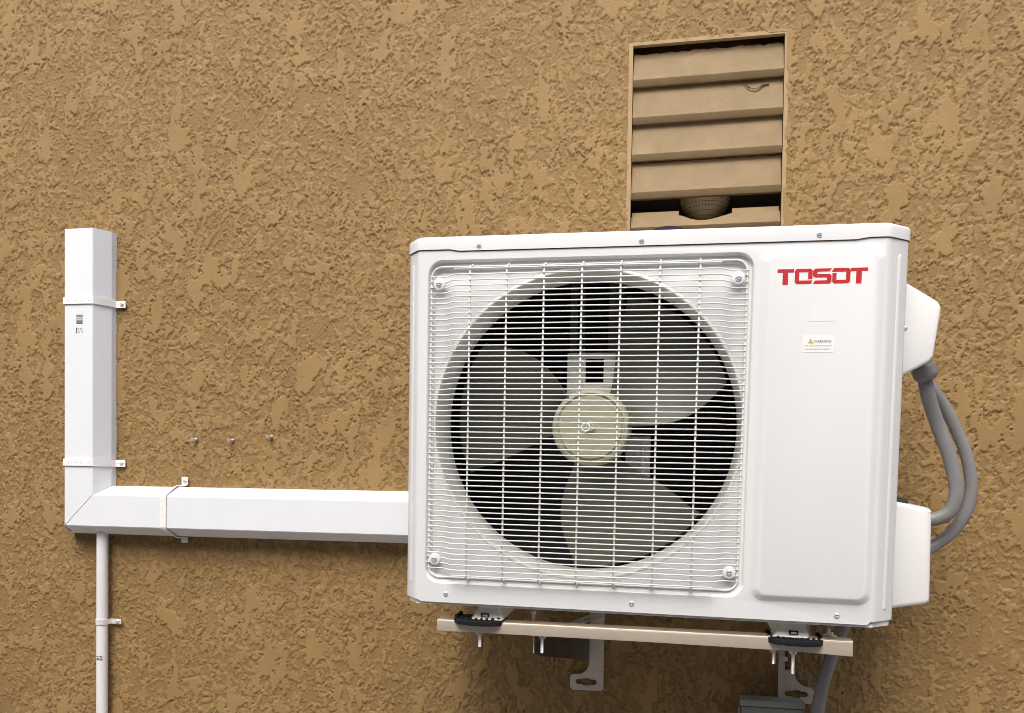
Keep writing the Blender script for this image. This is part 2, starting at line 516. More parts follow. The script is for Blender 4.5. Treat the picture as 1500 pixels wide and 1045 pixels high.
# specks of dirt and a chip on the slats
bm = bmesh.new()
for x, y, z, s in ((.2085, .026, .706, .004), (.281, .014, .694, .003), (.195, .024, .562, .004), (.222, .017, .545, .003), (.0215, .016, .691, .003)):
    add_box(bm, (x - s, y - .003, z - s * .4), (x + s, y, z + s * .4), .0006, 1)
vobj('dirt_speck', bm, M['dirt'])['kind'] = 'stuff'
# dusty web strand caught under the first slat
bm = bmesh.new()
for off in range(5):
    r = random.Random(off)
    P = [(.2400, .014, .758), (.2455, .010, .750), (.2515, .007, .7425), (.2600, .006, .7385), (.2700, .006, .7375), (.2785, .008, .743), (.2865, .010, .7465), (.2925, .010, .746)]
    P = [(x + r.uniform(-.0012, .0012), y + r.uniform(-.001, .001), z + r.uniform(-.0012, .0012)) for x, y, z in P]
    add_tube(bm, catmull(P, 5), .00065, 4)
for a, b in (((.2865, .010, .746), (.295, .012, .7525)), ((.290, .010, .746), (.2935, .012, .738)), ((.288, .010, .746), (.2915, .012, .7405)), ((.2785, .009, .743), (.2765, .009, .7345))):
    add_tube(bm, [a, b], .0003, 4)
tag(obj('web_strand', bm, M['dirt']), 'dark dusty web strand hanging on the second slat of the vent', 'cobweb')

# ------------------------------------------------------------------ air conditioner
RU = Matrix(((0.99995, 0.00124, 0.00985), (-0.00089, 0.99940, -0.03475), (-0.00989, 0.03474, 0.99935)))
OU = Vector((0, -0.40, 0))
def UW(x, d, z): return OU + RU @ Vector((x, d, z))
ac = empty('air_conditioner', OU, 'white outdoor air conditioning unit with round fan grille and red logo', 'air conditioner')
ac.rotation_euler = RU.to_euler('XYZ')
def part(name, bm, m, parent=None, smooth=30): return obj(name, bm, m, parent or ac, smooth)

def outline(off=0.0, back=0.30):
    return [(-.3425 - off, back), (-.3425 - off, .037), (-.3405 - off, .0315), (-.3195 - off * .5, .0050 - off), (-.3165, .0018 - off), (-.3120, 0 - off),
            (.4300, 0 - off), (.4345, .0016 - off), (.4375 + off * .5, .0045 - off), (.4660 + off, .0300), (.4690 + off, .0360), (.4695 + off, back)]
# front panel with embossed door field and stepped recess for the grille
ZT, ZB = 0.3215, -0.2790
RX0, RX1, RZ0, RZ1 = -.3005, .2360, -.2460, .3055
DX0, DX1, DZ0, DZ1 = .2450, .4300, -.2492, .3098
bm = bmesh.new()
ol = outline()
frontL, frontR = ol[5], ol[6]
outer = [(frontL[0], -.2755), (-.3060, ZB), (.4255, ZB), (frontR[0], -.2740), (frontR[0], ZT), (.405, ZT), (.385, ZT - .0030), (-.245, ZT - .0030), (-.262, ZT), (frontL[0], ZT)]
A = loop(bm, outer, 0); B = loop(bm, rrect(RX0, RX1, RZ0, RZ1, .026), 0); D = loop(bm, rrect(DX0, DX1, DZ0, DZ1, .020), 0)
es = []
for L in (A, B, D):
    es += [bm.edges.new((L[i], L[(i + 1) % len(L)])) for i in range(len(L))]
bmesh.ops.triangle_fill(bm, use_beauty=True, edges=es)
# recess: rounded shoulder, ledge, second step
prev = B
for ins, d in ((.0012, .0008), (.0022, .0028), (.0028, .0060), (.0040, .0075), (.0090, .0078), (.0102, .0085), (.0108, .0110), (.0120, .0125)):
    cur = loop(bm, rrect(RX0 + ins, RX1 - ins, RZ0 + ins, RZ1 - ins, .026 - ins * .8), d)
    loft(bm, prev, cur); prev = cur
RIM = prev
# recess floor with the fan opening
FX, FZ, FR = -.0300, .0300, .2560
FD = .0125
n = len(RIM)
ang = [math.atan2(v.co.z - FZ, v.co.x - FX) for v in RIM]
dense = []
for i in range(n):
    a, b = RIM[i], RIM[(i + 1) % n]
    L = (a.co - b.co).length
    k = max(1, int(L / .02))
    dense.append(a)
    if k > 1:
        e = next(e for e in a.link_edges if e.other_vert(a) is b)
        cur = a
        for j in range(1, k):
            ee = next(e for e in cur.link_edges if e.other_vert(cur) is b)
            ne, nv = bmesh.utils.edge_split(ee, cur, 1.0 / (k - j + 1))
            dense.append(nv); cur = nv
c0 = [bm.verts.new((FX + (FR + .006) * math.cos(t), FD, FZ + (FR + .006) * math.sin(t))) for t in [math.atan2(v.co.z - FZ, v.co.x - FX) for v in dense]]
loft(bm, dense, c0)
# door field
prev = D
for ins, d in ((.0010, -.0003), (.0030, -.0016), (.0090, -.0058), (.0110, -.0068), (.0130, -.0072)):
    cur = loop(bm, rrect(DX0 + ins, DX1 - ins, DZ0 + ins, DZ1 - ins, .020 - ins * .6), d)
    loft(bm, prev, cur); prev = cur
bm.faces.new(prev)
part('front_panel', bm, M['white'], smooth=28)
# wrap-round corners and sides
bm = bmesh.new()
def strip(pts, zt, zb):
    T = [bm.verts.new((x, y, zt)) for x, y in pts]; Bt = [bm.verts.new((x, y, zb)) for x, y in pts]
    for i in range(len(pts) - 1): bm.faces.new((T[i], T[i + 1], Bt[i + 1], Bt[i]))
strip(ol[:6], ZT, -.2755)
part('side_panel', bm, M['white'], smooth=50)
bm = bmesh.new()
strip(ol[6:], ZT, -.2740)
part('side_panel', bm, M['white'], smooth=50)
# long stamped beads on the slanted corners
def bead(pa, pb, z0, z1, wdt):
    pa, pb = Vector((pa[0], pa[1], 0)), Vector((pb[0], pb[1], 0))
    t = (pb - pa).normalized(); nrm = Vector((t.y, -t.x, 0))
    if nrm.y > 0: nrm = -nrm
    mid = (pa + pb) / 2
    b = bmesh.new()
    prevl = None
    for ins, h in ((0, -.0002), (.0012, .0007), (.0024, .0011), (wdt * .5 - .0004, .0012)):
        pts = rrect(-wdt / 2 + ins, wdt / 2 - ins, z0 + ins, z1 - ins, max(.0003, wdt / 2 - ins - .0001), 6)
        cur = [b.verts.new(mid + t * px + nrm * h + Vector((0, 0, pz))) for px, pz in pts]
        if prevl: loft(b, prevl, cur)
        prevl = cur
    b.faces.new(prevl)
    return b
part('bead', bead((.445, .0113), (.463, .0273), -.258, .300, .0105), M['white'], smooth=60)
part('bead', bead((-.3375, .0278), (-.326, .0132), -.250, .302, .0075), M['white'], smooth=60)
# top cover
bm = bmesh.new()
tp = outline(.0022)
zs_front = lambda x: ZT + .0012 if (x < -.262 or x > .405) else ZT - .0018
rows = []
xs_c = [(-.3120, 0), (-.262, 0), (-.245, 0), (.385, 0), (.405, 0), (.4300, 0)]
path = tp[:6] + [(-.262, -.0022), (-.245, -.0022), (.385, -.0022), (.405, -.0022)] + tp[6:]
zb = [ZT + .0012] * 6 + [ZT + .0012, ZT - .0018, ZT - .0018, ZT + .0012] + [ZT + .0012] * 6
cx = .063
def inset(p, k): return (cx + (p[0] - cx) * (1 - k), .15 + (p[1] - .15) * (1 - k * 2.6))
for k, dz in ((0, None), (0, .3385), (.0012, .3412), (.0035, .3430), (.0080, .3440)):
    rows.append([bm.verts.new((*inset(p, k), zb[i] if dz is None else dz)) for i, p in enumerate(path)])
for a, b in zip(rows, rows[1:]):
    for i in range(len(path) - 1): bm.faces.new((a[i], a[i + 1], b[i + 1], b[i]))
bm.faces.new(rows[-1])
part('top_cover', bm, M['white'], smooth=40)
# base pan and back
bm = bmesh.new()
bp_ = [(x, y) for x, y in outline(-.004)]
add_prism(bm, bp_, 'z', -.2835, -.262)
part('base_pan', bm, M['cream'], smooth=40)
bm = bmesh.new()
add_box(bm, (-.338, .285, -.262), (.465, .297, .320))
add_box(bm, (.236, .030, -.262), (.242, .285, .320))
add_box(bm, (-.336, .06, -.262), (-.330, .285, .320))
add_box(bm, (-.330, .05, .312), (.236, .285, .318))
part('coil', bm, M['dark'], smooth=0)
# fan ring: rolled lip then straight cylinder
bm = bmesh.new()
add_lathe(bm, [(FR + .006, FD), (FR + .0035, FD - .0018), (FR + .001, FD - .0012), (FR - .0005, FD + .003), (FR - .0015, FD + .012), (FR - .003, .060), (FR - .0035, .098), (FR - .001, .101), (FR + .02, .101)], 128, (FX, 0, FZ))
part('fan_ring', bm, M['cream'], smooth=50)
# mounting frame of the motor
for a, b in (((-.079, .194, .110), (-.066, .204, .300)), ((-.060, .194, .110), (-.052, .204, .300)), ((-.008, .194, .090), (.010, .204, .300)), ((.014, .194, .10), (.020, .204, .30))):
    bm = bmesh.new()
    add_box(bm, a, b, .001, 1)
    part('upright', bm, M['fan'])
bm = bmesh.new()
for a, b in (((-.079, .160, .155), (.024, .166, .166)), ((-.079, .160, .088), (.024, .166, .112)), ((-.079, .160, .112), (-.045, .166, .155)), ((-.012, .160, .112), (.024, .166, .155))):
    add_box(bm, a, b, .001, 1)
part('motor_mount', bm, M['mount'])
bm = bmesh.new()
add_box(bm, (.030, .170, -.090), (.076, .176, .016), .002, 1)
add_box(bm, (.060, .160, -.088), (.066, .170, .012), .001, 1)
part('motor_mount', bm, M['mount'])
# fan: hub and three broad blades
fan = bpy.data.objects.new('fan', None)
fan = part('fan', add_lathe(bmesh.new(), [(.0, .0835), (.010, .0830), (.012, .0850), (.040, .0850), (.0540, .0850), (.0560, .0890), (.0585, .0895), (.0600, .0858), (.0640, .0866), (.0675, .0905), (.0690, .098), (.0690, .150), (.060, .152)], 64, (-.0265, 0, .0280)), M['hub'], smooth=40)
bm = bmesh.new()
for k in range(5):
    a = math.radians(20 + 72 * k)
    c, s = math.cos(a), math.sin(a)
    add_tube(bm, [(-.0265 + r * c, .0852, .0280 + r * s) for r in (.013, .054)], .0007, 4)
add_lathe(bm, [(.0075, .0852), (.0078, .0800), (.006, .0785), (0, .0785)], 12, (-.0265, 0, .0280))
part('hub_rib', bm, M['hub'], fan)
for c0_deg in (41, 165, 287):
    bm = bmesh.new()
    nr, na = 14, 18
    g0, g1 = [], []
    for i in range(nr + 1):
        f = i / nr
        r = .064 + (.247 - .064) * f
        half = math.radians(31 + 5 * math.sin(math.pi * min(1, f * 1.1)))
        row0, row1 = [], []
        for j in range(na + 1):
            s = j / na * 2 - 1
            sweep = math.radians(-8 + 16 * f)
            a = math.radians(c0_deg) + sweep + s * half * (1 - .10 * f * max(0, s))
            rr = r - .005 * f * (abs(s) ** 4)
            y = .118 + s * (.030 - .004 * f) + .010 * (1 - s * s)
            row0.append(bm.verts.new((-.0265 + rr * math.cos(a), y, .0280 + rr * math.sin(a))))
        g0.append(row0)
    for i in range(nr):
        for j in range(na):
            bm.faces.new((g0[i][j], g0[i][j + 1], g0[i + 1][j + 1], g0[i + 1][j]))
    bmesh.ops.recalc_face_normals(bm, faces=bm.faces)
    bmesh.ops.solidify(bm, geom=bm.faces[:], thickness=.003)
    part('blade', bm, M['fan'], fan, smooth=50)

# grille: border wire, bent horizontal wires and seven uprights, each wire its own piece
bm = bmesh.new()
GX0, GX1, GZ0_, GZ1_ = -.2945, .2255, -.2355, .2945
bl = rrect(GX0, GX1, GZ0_, GZ1_, .018, 8)
P = [(x, .0060, z) for x, z in bl]
add_tube(bm, P + [P[0]], .0017, 8, False)
grille = part('grille', bm, M['cream'], smooth=60)
GD = -.0165
def wire_mesh(P, r, n=6):
    b = bmesh.new()
    add_tube(b, P, r, n)
    bmesh.ops.recalc_face_normals(b, faces=b.faces)
    me = bpy.data.meshes.new('wire')
    b.to_mesh(me); b.free()
    me.materials.append(M['cream']); me.shade_smooth()
    return me
full = wire_mesh([(-.2965, .0045, 0), (-.272, .0040, 0), (-.266, .0020, 0), (-.2520, -.0140, 0), (-.2455, GD, 0), (.1790, GD, 0), (.1860, -.0140, 0), (.2010, .0020, 0), (.2070, .0040, 0), (.2275, .0045, 0)], .00118)
short = wire_mesh([(-.2500, GD, 0), (.1850, GD, 0)], .0013)
upright = wire_mesh([(0, .0060, .2985), (0, .0045, .2950), (0, -.0110, .2915), (0, GD + .0022, .2885), (0, GD + .0022, -.2315), (0, -.0100, -.2345), (0, .0045, -.2375), (0, .0060, -.2405)], .00165, 8)
for k in range(56):
    o = link('wire', full, grille); o.location = (0, 0, .2777 - k * .009045)
for z in (.2872, .2960 - .0005, -.2290):
    if z == .2955: continue
    o = link('wire', short, grille); o.location = (0, 0, z)
for k in range(7):
    o = link('wire', upright, grille); o.location = (-.2228 + k * .06245, 0, 0)
# wire ring in the middle and the four fixing eyes
bm = bmesh.new()
add_tube(bm, [(-.0235 + .0066 * math.cos(a), GD - .003, .0260 + .0066 * math.sin(a)) for a in [2 * math.pi * k / 20 for k in range(21)]], .0012, 6, False)
part('ring', bm, M['white'], grille)
for x, z, s in ((-.2803, .2659, -1), (.2116, .2655, 1), (-.2829, -.2041, -1), (.2121, -.2053, 1)):
    bm = bmesh.new()
    add_lathe(bm, [(.0100, .0040), (.0103, .0020), (.0098, .0006), (.0085, .0002), (0, .0002)], 24, (x, 0, z))
    add_box(bm, (min(x, x + s * .0145), .0020, z - .0062), (max(x, x + s * .0145), .0035, z - .0045))
    add_box(bm, (min(x, x + s * .0145), .0020, z + .0045), (max(x, x + s * .0145), .0035, z + .0062))
    e = part('fixing_eye', bm, M['white'], grille, smooth=40)
    o = link('screw', SCREWBIG, e); o.location = (x, -.0002, z)
# panel screws
for x, z, d in ((-.2112, .3277, -.0022), (.0581, .3276, -.0022), (.3305, .3288, -.0022), (-.2614, -.2638, 0), (.0571, -.2637, 0), (.3797, -.2663, 0)):
    o = link('screw', SCREW, ac); o.location = (x, d, z)
# logo letters
DFACE = -.0072
def letter(pts, x0):
    k = .0001655
    bm = bmesh.new()
    P = [(.2697 + (x0 + x) * k, .2755 - (y * 1.02) * k) for x, y in pts]
    A = loop(bm, P, DFACE - .0004)
    es = [bm.edges.new((A[i], A[(i + 1) % len(A)])) for i in range(len(A))]
    bmesh.ops.triangle_fill(bm, use_beauty=True, edges=es)
    Bv = loop(bm, P, DFACE + .0004); loft(bm, A, Bv)
    part('letter', bm, M['red'], smooth=0)
T_ = [(0, 0), (150, 0), (150, 30), (97, 30), (97, 141), (48, 141), (48, 30), (0, 30)]
Q_ = [(16, 0), (142, 0), (158, 16), (158, 94), (119, 94), (119, 30), (39, 30), (39, 106), (158, 106), (146, 137), (16, 137), (0, 121), (0, 16)]
S_ = [(20, 0), (168, 0), (146, 27), (40, 27), (40, 50), (150, 50), (166, 66), (166, 121), (150, 137), (0, 137), (22, 108), (124, 108), (124, 80), (18, 80), (0, 64), (0, 18)]
D_ = [(12, 0), (144, 0), (160, 16), (160, 121), (144, 137), (16, 137), (0, 121), (0, 44), (37, 44), (37, 106), (122, 106), (122, 32), (-8, 32)]
for P_, x0 in ((T_, 0), (Q_, 158), (S_, 320), (D_, 492), (T_, 654)):
    letter(P_, x0)
# stickers
bm = bmesh.new(); add_box(bm, (.3205, DFACE - .0002, .1945), (.3610, DFACE + .0003, .2205))
part('clear_sticker', bm, M['clear'], smooth=0)
bm = bmesh.new(); add_box(bm, (.3112, DFACE - .0003, .1470), (.3572, DFACE + .0003, .1728))
wl = part('warning_label', bm, M['paper'], smooth=0)
SD = DFACE - .0005
bm = bmesh.new()
add_prism(bm, [(.3190, .1615), (.3268, .1615), (.3229, .1685)], 'y', SD, SD + .0002)
part('triangle', bm, M['yellow'], wl, smooth=0)
bm = bmesh.new()
add_prism(bm, [(.3225, .1645), (.3233, .1645), (.3234, .1668), (.3224, .1668)], 'y', SD - .0002, SD - .0001)
add_box(bm, (.3225, SD - .0002, .1626), (.3233, SD - .0001, .1634))
add_prism(bm, [(.3184, .1611), (.3274, .1611), (.3273, .1617), (.3185, .1617)], 'y', SD - .0002, SD - .0001)
part('exclamation_mark', bm, M['ink'], wl, smooth=0)
fc = bpy.data.curves.new('text', 'FONT')
fc.body = 'WARNING'
fc.size = .0052
fc.space_character = 1.08
fo = bpy.data.objects.new('text', fc)
tm = bpy.data.meshes.new_from_object(fo)
bpy.data.objects.remove(fo)
tm.materials.clear(); tm.materials.append(M['ink'])
to = link('warning_text', tm, wl)
to.location = (.3272, SD - .0001, .1619)
to.rotation_euler = (math.radians(90), 0, 0)
bm = bmesh.new()
r = random.Random(3)
for z, xa, xb in ((.1568, .3128, .3550), (.1518, .3145, .3520)):
    x = xa
    while x < xb:
        wd = r.uniform(.0009, .0030)
        add_box(bm, (x, SD, z - .0007), (min(x + wd, xb), SD + .0002, z + .0007))
        x += wd + r.uniform(.0005, .0010)
o = part('print_line', bm, M['ink_and_shade'], wl, smooth=0); o['kind'] = 'stuff'
# wiring cover and valve cover on the right side
bm = bmesh.new()
add_prism(bm, [(.4660, .2830), (.5340, .2395), (.5392, .2300), (.5300, .1500), (.5240, .1415), (.4660, .1090)], 'y', .100, .195, .0055, 3)
wc = part('wiring_cover', bm, M['coverplastic'], smooth=45)
bm = bmesh.new(); add_box(bm, (.4690, .098, .075), (.4735, .215, .312), .0012, 1)
part('flange', bm, M['coverplastic'], wc)
o = link('screw', SCREW, wc); o.location = (.4850, .1000, .197); o.scale = (.8,) * 3
bm = bmesh.new(); add_box(bm, (.4700, .112, .2755), (.4800, .122, .2815), .001, 1)
part('clip', bm, M['coverplastic'], wc)
bm = bmesh.new()
add_prism(bm, [(.4660, -.0850), (.5360, -.0985), (.5395, -.1030), (.5430, -.2520), (.5385, -.2585), (.4660, -.2715)], 'y', .100, .250, .0075, 4)
part('valve_cover', bm, M['coverplastic'], smooth=45)
# feet
def foot(x0, x1, xs):
    bm = bmesh.new()
    add_prism(bm, [(x0 - .012, -.3085), (x1 + .007, -.3085), (x1 - .003, -.2835), (x0 + .003, -.2835)], 'y', .022, .24, .002, 2)
    add_box(bm, (x0 - .014, .0175, -.3100), (x1 + .004, .060, -.3075), .0008, 1)
    f = part('foot', bm, M['cream'], smooth=35)
    bm = bmesh.new()
    add_box(bm, (xs - .0075, .0205, -.3055), (xs + .0075, .0225, -.2985), .0005, 1)
    part('slot', bm, M['black'], f)
    bm = bmesh.new()
    add_box(bm, (xs - .004, .0195, -.3040), (xs + .005, .0205, -.3005), .0005, 1)
    part('nut', bm, M['steel'], f)
foot(-.2080, -.1690, -.196)
foot(.2990, .3370, .318)

# ------------------------------------------------------------------ rubber pads under the front feet
def pad(center, label):
    bm = bmesh.new()
    L, D = .0445, .030
    pts = [(-L, -.006), (-L * .75, -.021), (-L * .2, -.028), (L * .4, -.028), (L * .85, -.020), (L, -.006), (L, D), (-L, D)]
    add_prism(bm, pts, 'z', -.0060, .0030, .0012, 2)
    # castellated rim
    for k in range(9):
        t = -1 + 2 * (k + .5) / 9
        x = t * L * .93
        y = -.006 - .020 * (1 - abs(t) ** 2.2)
        add_box(bm, (x - .0021, y, .001), (x + .0021, y + .005, .0074), .0006, 1)
    for sx in (-1, 1):
        for k in range(5):
            y = -.001 + k * .0075
            add_box(bm, (sx * (L - .004 - .002 * (k % 2)) - .003, y, .0005), (sx * (L - .004 - .002 * (k % 2)) + .003, y + .0045, .0072 + .0012 * (k % 2)), .0008, 1)
    o = obj('rubber_pad', bm, M['rubber'])
    o.rotation_euler = RU.to_euler('XYZ')
    o.location = center
    return tag(o, label, 'rubber pad', 'rubber pads under the air conditioner feet')
pad(UW(-.2085, .030, -.3120), 'black toothed rubber pad under the left foot of the air conditioner')
pad(UW(.3210, .030, -.3145), 'black toothed rubber pad under the right foot of the air conditioner')

# ------------------------------------------------------------------ mounting bracket: front rail, two arms on wall plates, bolts
br = empty('mounting_bracket', (.06, 0, -.40), 'metal wall bracket with a front rail carrying the air conditioner', 'bracket')
bro = Matrix.Translation(br.location).inverted()
def bpart(name, bm, m, smooth=30, parent=None):
    o = obj(name, bm, m, parent or br, smooth)
    if parent is None: o.matrix_parent_inverse = bro
    return o
# rail: an angle section with rounded front edge, slightly wider at its right end as it tips
bm = bmesh.new()
RL = [(-.2850, -.3090, .0205), (.1000, -.3105, .0210), (.3000, -.3115, .0225), (.4065, -.3130, .0252)]
secs = []
for x, zt, h in RL:
    yf = -.3685
    secs.append([bm.verts.new((x, y, z)) for y, z in ((yf + .021, zt + .0012), (yf + .005, zt + .0004), (yf + .0015, zt - .0012), (yf, zt - .0050), (yf, zt - h), (yf + .0022, zt - h), (yf + .0025, zt - .0052), (yf + .0055, zt - .0022), (yf + .021, zt - .0012))])
for a, b in zip(secs, secs[1:]):
    for k in range(9): bm.faces.new((a[k], a[(k + 1) % 9], b[(k + 1) % 9], b[k]))
bm.faces.new(secs[0]); bm.faces.new(secs[-1][::-1])
bpart('rail', bm, M['rail'], 40)
def arm(xw, xn, lab=None):
    """web deep at the wall and shallow at the rail, top flange with slots, plate against the wall"""
    bm = bmesh.new()
    yw, yn = -.007, -.350
    webw = [(xw, yw, -.347), (xw, yw, -.4435), (xw + (xn - xw) * .90, yn * .90, -.3760), (xn, yn, -.3640), (xn, yn, -.3330)]
    A = [bm.verts.new(p) for p in webw]; B = [bm.verts.new((p[0] - .0025, p[1], p[2])) for p in webw]
    bm.faces.new(A); bm.faces.new(B[::-1])
    for i in range(5): bm.faces.new((A[i], A[(i + 1) % 5], B[(i + 1) % 5], B[i]))
    o = bpart('arm', bm, M['armshade'], 20)
    bm = bmesh.new()
    def fl(t, s):   # point on the top flange
        return (xw + (xn - xw) * t + s * .028 - .0005, yw + (yn - yw) * t, -.3462 + (.0137) * t)
    spans = [(0, .10), (.10, .30), (.30, .42), (.42, .62), (.62, .74), (.74, .94), (.94, 1)]
    for i, (a, b) in enumerate(spans):
        for s0, s1 in (((0, 1),) if i % 2 == 0 else ((0, .32), (.68, 1))):
            q = [fl(a, s0), fl(b, s0), fl(b, s1), fl(a, s1)]
            T = [bm.verts.new(p) for p in q]; U = [bm.verts.new((p[0], p[1], p[2] - .0022)) for p in q]
            bm.faces.new(T); bm.faces.new(U[::-1])
            for k in range(4): bm.faces.new((T[k], T[(k + 1) % 4], U[(k + 1) % 4], U[k]))
    bpart('flange', bm, M['galv'], 0, o)
    o.children[-1].matrix_parent_inverse = Matrix()
    bm = bmesh.new()
    add_box(bm, (xn - .0012, yn - .001, -.364), (xn + .001, yn + .0015, -.334), .0004, 1)
    bpart('lip', bm, M['galv'], 20, o)
    return o
arm(-.0505, -.1150)
arm(.3655, .3190)
def plate(pts, slot, rot=0):
    bm = bmesh.new()
    f0, f1 = -.0072, -.0045
    vA = loop(bm, pts, f0); vs_ = loop(bm, slot, f0)
    es = [bm.edges.new((L[i], L[(i + 1) % len(L)])) for L in (vA, vs_) for i in range(len(L))]
    bmesh.ops.triangle_fill(bm, use_beauty=True, edges=es)
    b1 = loop(bm, pts, f1); b2 = loop(bm, slot, f1)
    loft(bm, vA, b1); loft(bm, vs_, b2)
    return bpart('wall_plate', bm, M['galv'], 20)
def slotpts(cx, cz, hw, r):
    pts = []
    for k in range(7):
        a = math.radians(-90 + 180 * k / 6); pts.append((cx + hw - r + r * math.cos(a), cz + r * math.sin(a)))
    pts += [(cx + .008, cz + r), (cx + .0055, cz + r + .0022), (cx - .0055, cz + r + .0022), (cx - .008, cz + r)]
    for k in range(7):
        a = math.radians(90 + 180 * k / 6); pts.append((cx - hw + r + r * math.cos(a), cz + r * math.sin(a)))
    pts += [(cx - .008, cz - r), (cx - .0055, cz - r - .0022), (cx + .0055, cz - r - .0022), (cx + .008, cz - r)]
    return pts
def flare(xs, xe, z0, z1, s):
    return [(xs + (xe - xs) * (1 - math.cos(math.radians(90 * k / 8))), z0 + (z1 - z0) * math.sin(math.radians(90 * k / 8))) for k in range(9)]
L_ = [(-.0195, -.335), (-.0500, -.335)] + flare(-.0500, -.0760, -.4480, -.4745, -1) + [(-.0860, -.4755), (-.0905, -.4800), (-.0905, -.5020), (-.0850, -.5085), (-.0245, -.5075), (-.0195, -.5030)]
plate(L_, slotpts(-.0560, -.4900, .0225, .0058))
R_ = [(.3345, -.335), (.3345, -.5075), (.3980, -.5075), (.4045, -.5010), (.4045, -.4800), (.3990, -.4755)] + flare(.3660, .3960, -.4450, -.4745, 1)[::-1] + [(.3640, -.4380), (.3470, -.4420), (.3470, -.335)]
plate(R_, slotpts(.3700, -.4890, .0225, .0058))
def bolt(x, y, zt, zb, nut=True):
    bm = bmesh.new()
    P = [(x, y, zt - i * .0009) for i in range(int((zt - zb) / .0009) + 1)]
    add_tube(bm, P, [.0032 if i % 2 else .0027 for i in range(len(P))], 8)
    add_lathe(bm, [(0, zt - .001), (.0078, zt - .001), (.0078, zt - .0026), (0, zt - .0026)], 18, (x, y, 0), 'z')
    add_lathe(bm, [(0, zt - .0024), (.0062, zt - .0024), (.0062, zt - .0072), (0, zt - .0072)], 6, (x, y, 0), 'z')
    bpart('bolt', bm, M['steel'], 35)
bolt(-.2105, -.355, -.3290, -.3570)
bolt(-.1000, -.352, -.3305, -.3630)
bolt(.2868, -.352, -.3335, -.3605)
bolt(.3168, -.355, -.3345, -.3740)
for x, y, z in ((-.0555, -.012, -.4180), (.3515, -.012, -.4180)):
    bm = bmesh.new(); add_lathe(bm, [(0, -.010), (.004, -.010), (.0045, -.004), (.0045, 0)], 12, (x, y, z), 'x')
    bpart('bolt', bm, M['steel'])
# bolt heads standing above the rail
bm = bmesh.new()
add_tube(bm, [(-.118, -.338, -.309), (-.118, -.338, -.296)], .0026, 8); add_tube(bm, [(-.118, -.338, -.298), (-.118, -.338, -.2935)], .005, 6)
bpart('bolt', bm, M['galv'])
bm = bmesh.new()
add_lathe(bm, [(0, -.3040), (.0055, -.3045), (.0060, -.3090), (.0110, -.3092), (.0110, -.3110)], 12, (.375, -.345, 0), 'z')
add_tube(bm, [(.372, -.350, -.309), (.3735, -.348, -.2985)], .0026, 8)
bpart('bolt', bm, M['steel'])

# ------------------------------------------------------------------ line set cover (white duct)
lsc = empty('line_set_cover', (-1.237, 0, .20), 'white L-shaped plastic duct running down the wall and across to the unit', 'duct')
lin = Matrix.Translation(lsc.location).inverted()
prof = [(-.0570, .0), (-.0565, -.0190), (-.0555, -.0215), (-.0372, -.0585), (-.0352, -.0600), (.0352, -.0600), (.0372, -.0585), (.0555, -.0215), (.0565, -.0190), (.0570, .0)]
prof_in = [(u * .955, y + .0022 if y < 0 else y) for u, y in prof]
VXc, HZc = -1.2365, -.1480
def duct(fa, fb, name):
    bm = bmesh.new()
    def ring(pr, f): return [bm.verts.new(f(u, y)) for u, y in pr]
    oa, ob = ring(prof, fa), ring(prof, fb); ia, ib = ring(prof_in, fa), ring(prof_in, fb)
    n = len(prof)
    for i in range(n - 1):
        bm.faces.new((oa[i], oa[i + 1], ob[i + 1], ob[i]))
        bm.faces.new((ia[i], ib[i], ib[i + 1], ia[i + 1]))
        bm.faces.new((oa[i], ia[i], ia[i + 1], oa[i + 1])); bm.faces.new((ob[i], ob[i + 1], ib[i + 1], ib[i]))
    o = obj(name, bm, M['pvc'], lsc, 20)
    o.matrix_parent_inverse = lin
    return o
vs_ = duct(lambda u, y: (VXc + u, y, .5015 - .0012 * math.cos(u * 40)), lambda u, y: (VXc + u, y, HZc + u + .0005), 'vertical_duct')
# the lower section starts at the mitre; its bottom edge stops a few millimetres short and leaves a dark gap
duct(lambda u, y: (VXc + u + .0016 + (.0105 if u < -.050 else .0028 if u < -.036 else 0), y, HZc + u), lambda u, y: (-.285, y, HZc + u - .0012), 'horizontal_duct')
bm = bmesh.new()
add_prism(bm, [(VXc + u * .9, y * .9) for u, y in prof], 'z', .4985, .4995)
o = obj('end_cap', bm, M['pvc'], lsc, 20); o.matrix_parent_inverse = lin
# printed bar code and stamp
r = random.Random(5)
bm = bmesh.new()
z = .3035
while z > .2815:
    t = r.choice((.0008, .0012, .0020, .0026))
    add_box(bm, (-1.2420, -.0603, z - t), (-1.2255, -.0599, z)); z -= t + r.choice((.0007, .0010, .0016))
o = obj('barcode', bm, M['ink'], vs_, 0); o['label'] = 'grey bar code print'
bm = bmesh.new()
add_box(bm, (-1.2430, -.0603, .2615), (-1.2400, -.0599, .2735))
x = -1.2385
while x < -1.2255:
    zz = .2730
    while zz > .2620:
        t = r.uniform(.0010, .0030)
        if r.random() < .62: add_box(bm, (x, -.0603, max(.2615, zz - t)), (x + .0008, -.0599, zz))
        zz -= t + .0006
    x += .0018
o = obj('printed_mark', bm, M['ink'], vs_, 0)
o['kind'] = 'stuff'

